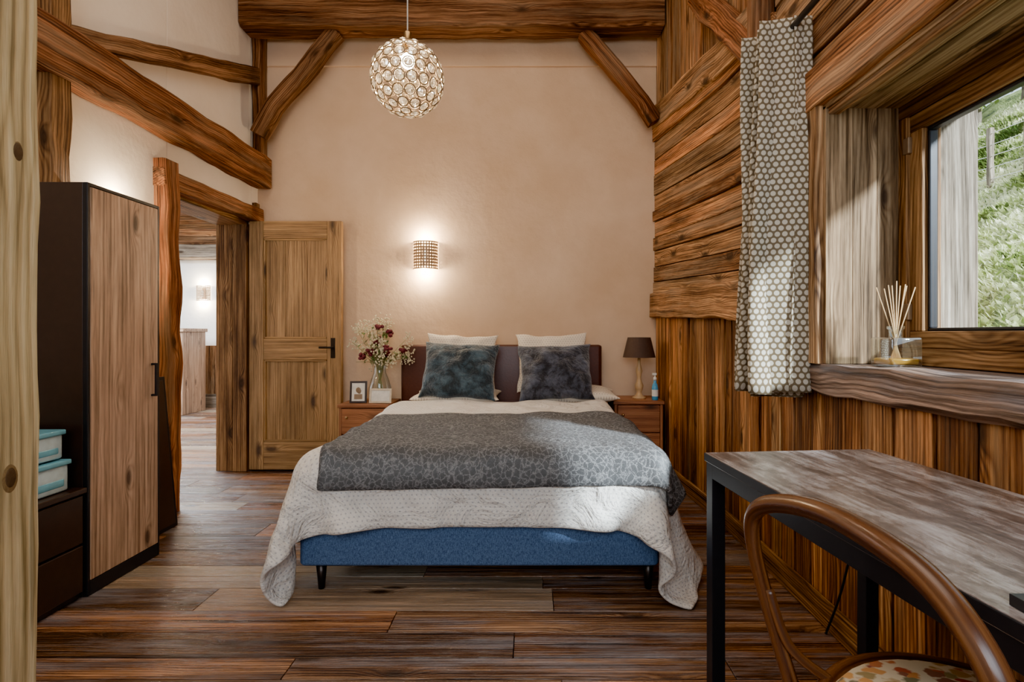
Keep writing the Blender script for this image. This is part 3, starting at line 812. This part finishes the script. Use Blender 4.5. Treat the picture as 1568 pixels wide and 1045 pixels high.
# ------------------------------------------------------------------ wardrobe etc
b=MB()
wx0,wx1,wy0,wy1,wh=-2.15,-1.835,2.165,2.585,1.722
b.box((wx0,wy0,0),(wx1-.02,wy0+.018,wh),'dark'); b.box((wx0,wy1-.018,0),(wx1-.02,wy1,wh),'dark')
b.box((wx0,wy0+.018,wh-.018),(wx1-.02,wy1-.018,wh),'dark'); b.box((wx0,wy0+.018,.06),(wx1-.02,wy1-.018,.08),'dark'); b.box((wx0,wy0+.018,0),(wx0+.01,wy1-.018,wh),'dark')
b.box((wx1-.05,wy0+.018,0),(wx1-.03,wy1-.018,.06),'dark')
b.box((wx1-.02,wy0,0),(wx1,wy0+.012,wh),'black'); b.box((wx1-.02,wy1-.012,0),(wx1,wy1,wh),'black'); b.box((wx1-.02,wy0+.012,wh-.014),(wx1,wy1-.012,wh),'black'); b.box((wx1-.02,wy0+.012,0),(wx1,wy1-.012,.06),'black')
b.box((wx1-.018,wy0+.014,.063),(wx1+.002,wy1-.014,wh-.017),'ward',axis=2,rnd=.6)
b.box((wx1+.018,wy1-.06,.79),(wx1+.028,wy1-.045,.95),'black'); b.box((wx1,wy1-.06,.79),(wx1+.02,wy1-.045,.8),'black'); b.box((wx1,wy1-.06,.94),(wx1+.02,wy1-.045,.95),'black')
b.build('wardrobe',bevel=.002)
b=MB()
b.box((-2.17,1.5,0),(-1.86,2.155,.435),'dark'); b.box((-2.18,1.49,.435),(-1.83,2.158,.457),'dark')
for za,zb in((.03,.22),(.23,.425)): b.box((-1.86,1.51,za),(-1.84,2.15,zb),'dark')
b.box((-1.84,1.75,.31),(-1.825,1.9,.325),'black'); b.box((-1.84,1.75,.12),(-1.825,1.9,.135),'black')
b.build('drawer_unit',bevel=.003)
b=MB()
for k,(z,h,m,w) in enumerate(((.458,.11,'clearbox',.0),(.59,.1,'clearbox',.012))):
    rbox(b,(-2.1+w,1.84+w,z),(-1.87-w,2.12-w,z+h),.014,m,3)
    rbox(b,(-2.105+w,1.835+w,z+h-.004),(-1.862-w,2.125-w,z+h+.016),.007,'teal',3)
    rbox(b,(-2.08+w,1.86+w,z+.02),(-1.868-w,2.1-w,z+h*.5),.01,'teal',3)
b.build('storage_boxes')
b=MB(); b.tube(crom([(-1.95,1.95,.72),(-1.9,1.97,.8),(-1.9,1.97,.93),(-1.95,1.95,1.02),(-2.05,1.93,1.03),(-2.1,1.92,.72)],6),.012,'turned',8)
b.tube([(-1.95,1.95,.72),(-2.1,1.92,.72)],.012,'turned',8)
b.ball((-2.02,1.94,.79),.075,'cream',14,(1,.6,1)); b.build('wicker_basket')
b=MB(); Mx=Matrix.Translation((-2.03,2.64,0))@Matrix.Rotation(-.09,4,'Y')
b.box((0,0,0),(.02,.34,.85),'black',M4=Mx); b.box((.02,.02,.02),(.023,.32,.83),'dark',M4=Mx); b.build('leaning_mirror',bevel=.003)

# ------------------------------------------------------------------ desk
dk=empty('desk')
dk.location=(.503,1.5,0); dk.rotation_euler=(0,0,math.radians(5))
b=MB()
b.box((0,-1.2,.725),(.5,0,.75),'desk',axis=1)
b.build('desk_top',parent=dk,bevel=.001)
b=MB(); s=.038
for x in(.002,.5-s-.002):
    for y in(-.002-s,-1.2+.002): b.box((x,y,0),(x+s,y+s,.725),'black')
    b.box((x,-1.2+s,.685),(x+s,-s,.725),'black')
for y in(-.002-s,-1.2+.002): b.box((s,y,.685),(.5-s,y+s,.725),'black')
b.box((-.003,-1.203,.727),(-.0002,.003,.749),'black'); b.box((-.003,.0002,.727),(.503,.003,.749),'black')
b.build('desk_frame',parent=dk,bevel=.002)
b=MB(); b.box((.6,.35,.7505),(.85,.655,.765),'screen')
b.box((.625,.375,.7652),(.76,.63,.7665),'black')
b.add([V((.85,.35,.765)),V((.85,.655,.765)),V((.93,.655,.97)),V((.93,.35,.97)),V((.856,.35,.765)),V((.856,.655,.765)),V((.936,.655,.97)),V((.936,.35,.97))],[(0,1,2,3),(7,6,5,4),(0,4,5,1),(2,6,7,3),(1,5,6,2),(0,3,7,4)],'screen')
b.build('laptop',bevel=.002)
b=MB(); b.tube(crom([(1.075,1.9,.0),(1.07,1.8,.2),(1.08,1.74,.42)],8),.004,'black',6); b.box((1.05,1.7,.42),(1.092,1.78,.5),'black'); b.build('wall_socket_cable')

# ------------------------------------------------------------------ chair
b=MB()
hoop=crom([(.475,.94,.44),(.437,.968,.6),(.415,.975,.705),(.41,.95,.768),(.418,.87,.808),(.422,.73,.836),(.427,.58,.83),(.43,.5,.79),(.44,.475,.72),(.46,.482,.6),(.49,.515,.44)],8)
b.tube(hoop,[.0135+.003*max(0,(p.z-.7)/.15) for p in hoop],'chair',14)
for (y,s) in ((.94,1),(.515,-1)):
    x=.475 if s>0 else .49
    b.tube(crom([(x,y,.46),(x-.015,y+.01*s,.3),(x-.06,y+.02*s,.0)],8),[.0145-.003*i/16 for i in range(17)],'chair',12)
    b.tube(crom([(.439,y+.022*s,.62),(.465,y,.53),(.53,y-.01*s,.475)],8),.009,'chair',10)
    b.tube(crom([(.85,y-.02*s,.45),(.86,y-.01*s,.3),(.885,y+.01*s,0)],8),[.016-.005*i/16 for i in range(17)],'chair',12)
cx,cy=.675,.76
ring=[V((cx+.225*math.cos(t)*(1+.04*math.cos(t)),cy+.235*math.sin(t)*(1+.06*math.cos(t)),.458)) for t in [2*math.pi*k/40 for k in range(40)]]
for dz in(-.012,0.006): b.tube([p+V((0,0,dz)) for p in ring],.018,'chair',10,closed=True)
b.tube([V((cx+.17*math.cos(t),cy-.03+.17*math.sin(t),.25)) for t in [2*math.pi*k/30 for k in range(30)]],.009,'chair',8,closed=True)
b.lathe([(.205,.45),(.215,.472),(.2,.492),(.12,.506),(.004,.51)],(cx,cy,0),'floral',36)
b.build('bentwood_chair')

# ------------------------------------------------------------------ sill objects
rd=empty('reed_diffuser'); rx,ry,rz=1.245,1.78,.979
b=MB(); rbox(b,(rx-.055,ry-.055,rz),(rx+.055,ry+.055,rz+.1),.012,'vglass',4); b.lathe([(.02,.098),(.02,.125),(.026,.13),(.026,.138)],(rx,ry,rz),'vglass',20,cap=False); b.build('bottle',parent=rd)
b=MB(); rbox(b,(rx-.048,ry-.048,rz+.008),(rx+.048,ry+.048,rz+.03),.01,'oil',4); b.build('oil',parent=rd)
b=MB()
for k in range(9):
    a=-1+2*k/8; b.tube([(rx-a*.02,ry,rz+.02),(rx+a*.055,ry+random.uniform(-.03,.03),rz+.29-.02*abs(a)+random.uniform(-.01,.01))],.0018,'reed',6)
b.build('reeds',parent=rd)
b=MB(); gx,gy=1.25,1.245
b.lathe([(.03,0),(.045,.02),(.05,.08),(.04,.12)],(gx,gy,.979),'vglass',20,cap=False)
for k in range(16):
    a=k*.7; p=V((gx,gy,.99)); d=V((math.cos(a)*.4,math.sin(a)*.4,1)).normalized(); s=d.cross(V((0,0,1))).normalized()
    b.add([p,p+d*.07+s*.014,p+d*.14,p+d*.07-s*.014],[(0,1,2,3)],'leaf')
b.build('potted_plant')

# ------------------------------------------------------------------ outside hillside
hill=empty('hillside')
def hz(x,y): return -.2+(x-2.2)*.66+.35*noise.noise(V((x*.35,y*.35,0)))+.12*noise.noise(V((x*1.3,y*1.3,4)))
b=MB(); P=[]
for i in range(60):
    row=[]
    for j in range(60):
        x=1.9+14*j/59; y=.5+22*i/59; row.append(V((x,y,hz(x,y))))
    P.append(row)
b.grid(P,'grass'); b.build('ground',parent=hill)
vs=[];fs=[];rn=[]
for k in range(38000):
    x=2.2+12*random.random()**.8; y=x*random.uniform(.95,1.5); 
    z=hz(x,y); cl=noise.noise(V((x*.9,y*.9,7+z)))
    L=random.uniform(.04,.14)*(1+max(0,-cl)*2.2); d=V((random.gauss(-.4,.6),random.gauss(0,.6),random.uniform(.3,1))).normalized(); s=V((random.gauss(0,1),random.gauss(0,1),random.gauss(0,.5))).normalized()*random.uniform(.01,.03)
    p=V((x,y,z)); o=len(vs); vs+=[p-s*.4,p+d*L*.55-s,p+d*L,p+d*L*.55+s]; fs.append((o,o+1,o+2,o+3)); rr=min(1,max(0,.6+cl*1.5+random.gauss(0,.22))); rn+=[rr]*4
b=MB(); b.add(vs,fs,'blade',None,rn); b.build('meadow_grass',parent=hill)
b=MB()
for k in range(7):
    x=8.0+.1*k; y=8.4+.8*k; z=hz(x,y); b.sweep([(x,y,z-.2),(x,y,z+1.05)],(1,0,0),.08,.08,'grey',rnd=.95)
for h in(.15,.35,.55,.75,.95): b.tube([(8.0+.1*k,8.4+.8*k,hz(8.0+.1*k,8.4+.8*k)+h) for k in range(7)],.007,'paper',5)
b.build('wire_fence',parent=hill)
b=MB(); vs=[];fs=[];rn=[]
for t in range(14):
    x=random.uniform(12.5,14.5); y=x*random.uniform(.95,1.5); z=hz(x,y)
    b.sweep([(x,y,z-.2),(x+.1,y,z+1.6),(x,y,z+3.2)],(1,0,0),.14,.14,'grey',rnd=.1)
    for q in range(700):
        dv=V((random.gauss(0,1),random.gauss(0,1),random.gauss(0,1))).normalized()*random.random()**.4*1.25
        p=V((x,y,z+2.3))+V((dv.x,dv.y,dv.z*1.5)); s=V((random.gauss(0,1),random.gauss(0,1),random.gauss(0,1))).normalized()*.07; u=V((random.gauss(0,1),random.gauss(0,1),random.gauss(0,1))).normalized()*.09
        o=len(vs); vs+=[p-s,p+u,p+s,p-u]; fs.append((o,o+1,o+2,o+3)); rn+=[random.uniform(0,.6)]*4
b.add(vs,fs,'blade',None,rn); b.build('hill_trees',parent=hill)

# ------------------------------------------------------------------ lights
def area(name,loc,target,sx,sy,e,c):
    l=D.lights.new(name,'AREA'); l.shape='RECTANGLE'; l.size=sx;l.size_y=sy;l.energy=e;l.color=c
    o=D.objects.new(name,l); o.location=loc; o.rotation_euler=(V(target)-V(loc)).to_track_quat('-Z','Y').to_euler(); col.objects.link(o); return o
area('ceiling_fill',(-.5,1.6,4.28),(-.5,1.6,0),2.2,2.6,100,(1,.86,.7))  # added soft warm fill below the ceiling
area('rear_fill',(-.3,Y0+.05,1.7),(-.4,3,1.0),2.2,2.2,190,(.76,.88,1))  # added cool fill behind the camera; the front wall has no window
area('hall_light',(-4.8,5.2,2.7),(-4.8,5.2,0),1.6,2.0,620,(.82,.91,1))
sun=D.lights.new('sun','SUN'); sun.energy=32; sun.angle=math.radians(4); sun.color=(.78,.89,1)
o=D.objects.new('sun',sun); o.rotation_euler=V((-.66,.75,-.56)).to_track_quat('-Z','Y').to_euler(); o.location=(6,-4,8); col.objects.link(o)
w=D.worlds.new('world'); bpy.context.scene.world=w; w.use_nodes=True
nt=w.node_tree; nt.nodes.clear(); bg=nt.nodes.new('ShaderNodeBackground'); bg.inputs[0].default_value=(.74,.87,1,1); bg.inputs[1].default_value=3.2
wo=nt.nodes.new('ShaderNodeOutputWorld'); nt.links.new(bg.outputs[0],wo.inputs[0])

cam=D.cameras.new('camera'); cam.lens=800/1568*36; cam.sensor_width=36; cam.shift_x=-.0179; cam.shift_y=-.0067; cam.clip_start=.05
co=D.objects.new('camera',cam); co.location=(0,0,1.09); co.rotation_euler=(math.pi/2,0,0); col.objects.link(co)
bpy.context.scene.camera=co
try:
    vs_=bpy.context.scene.view_settings; vs_.view_transform='AgX'; vs_.look='AgX - Punchy'
except Exception as e: print(e)
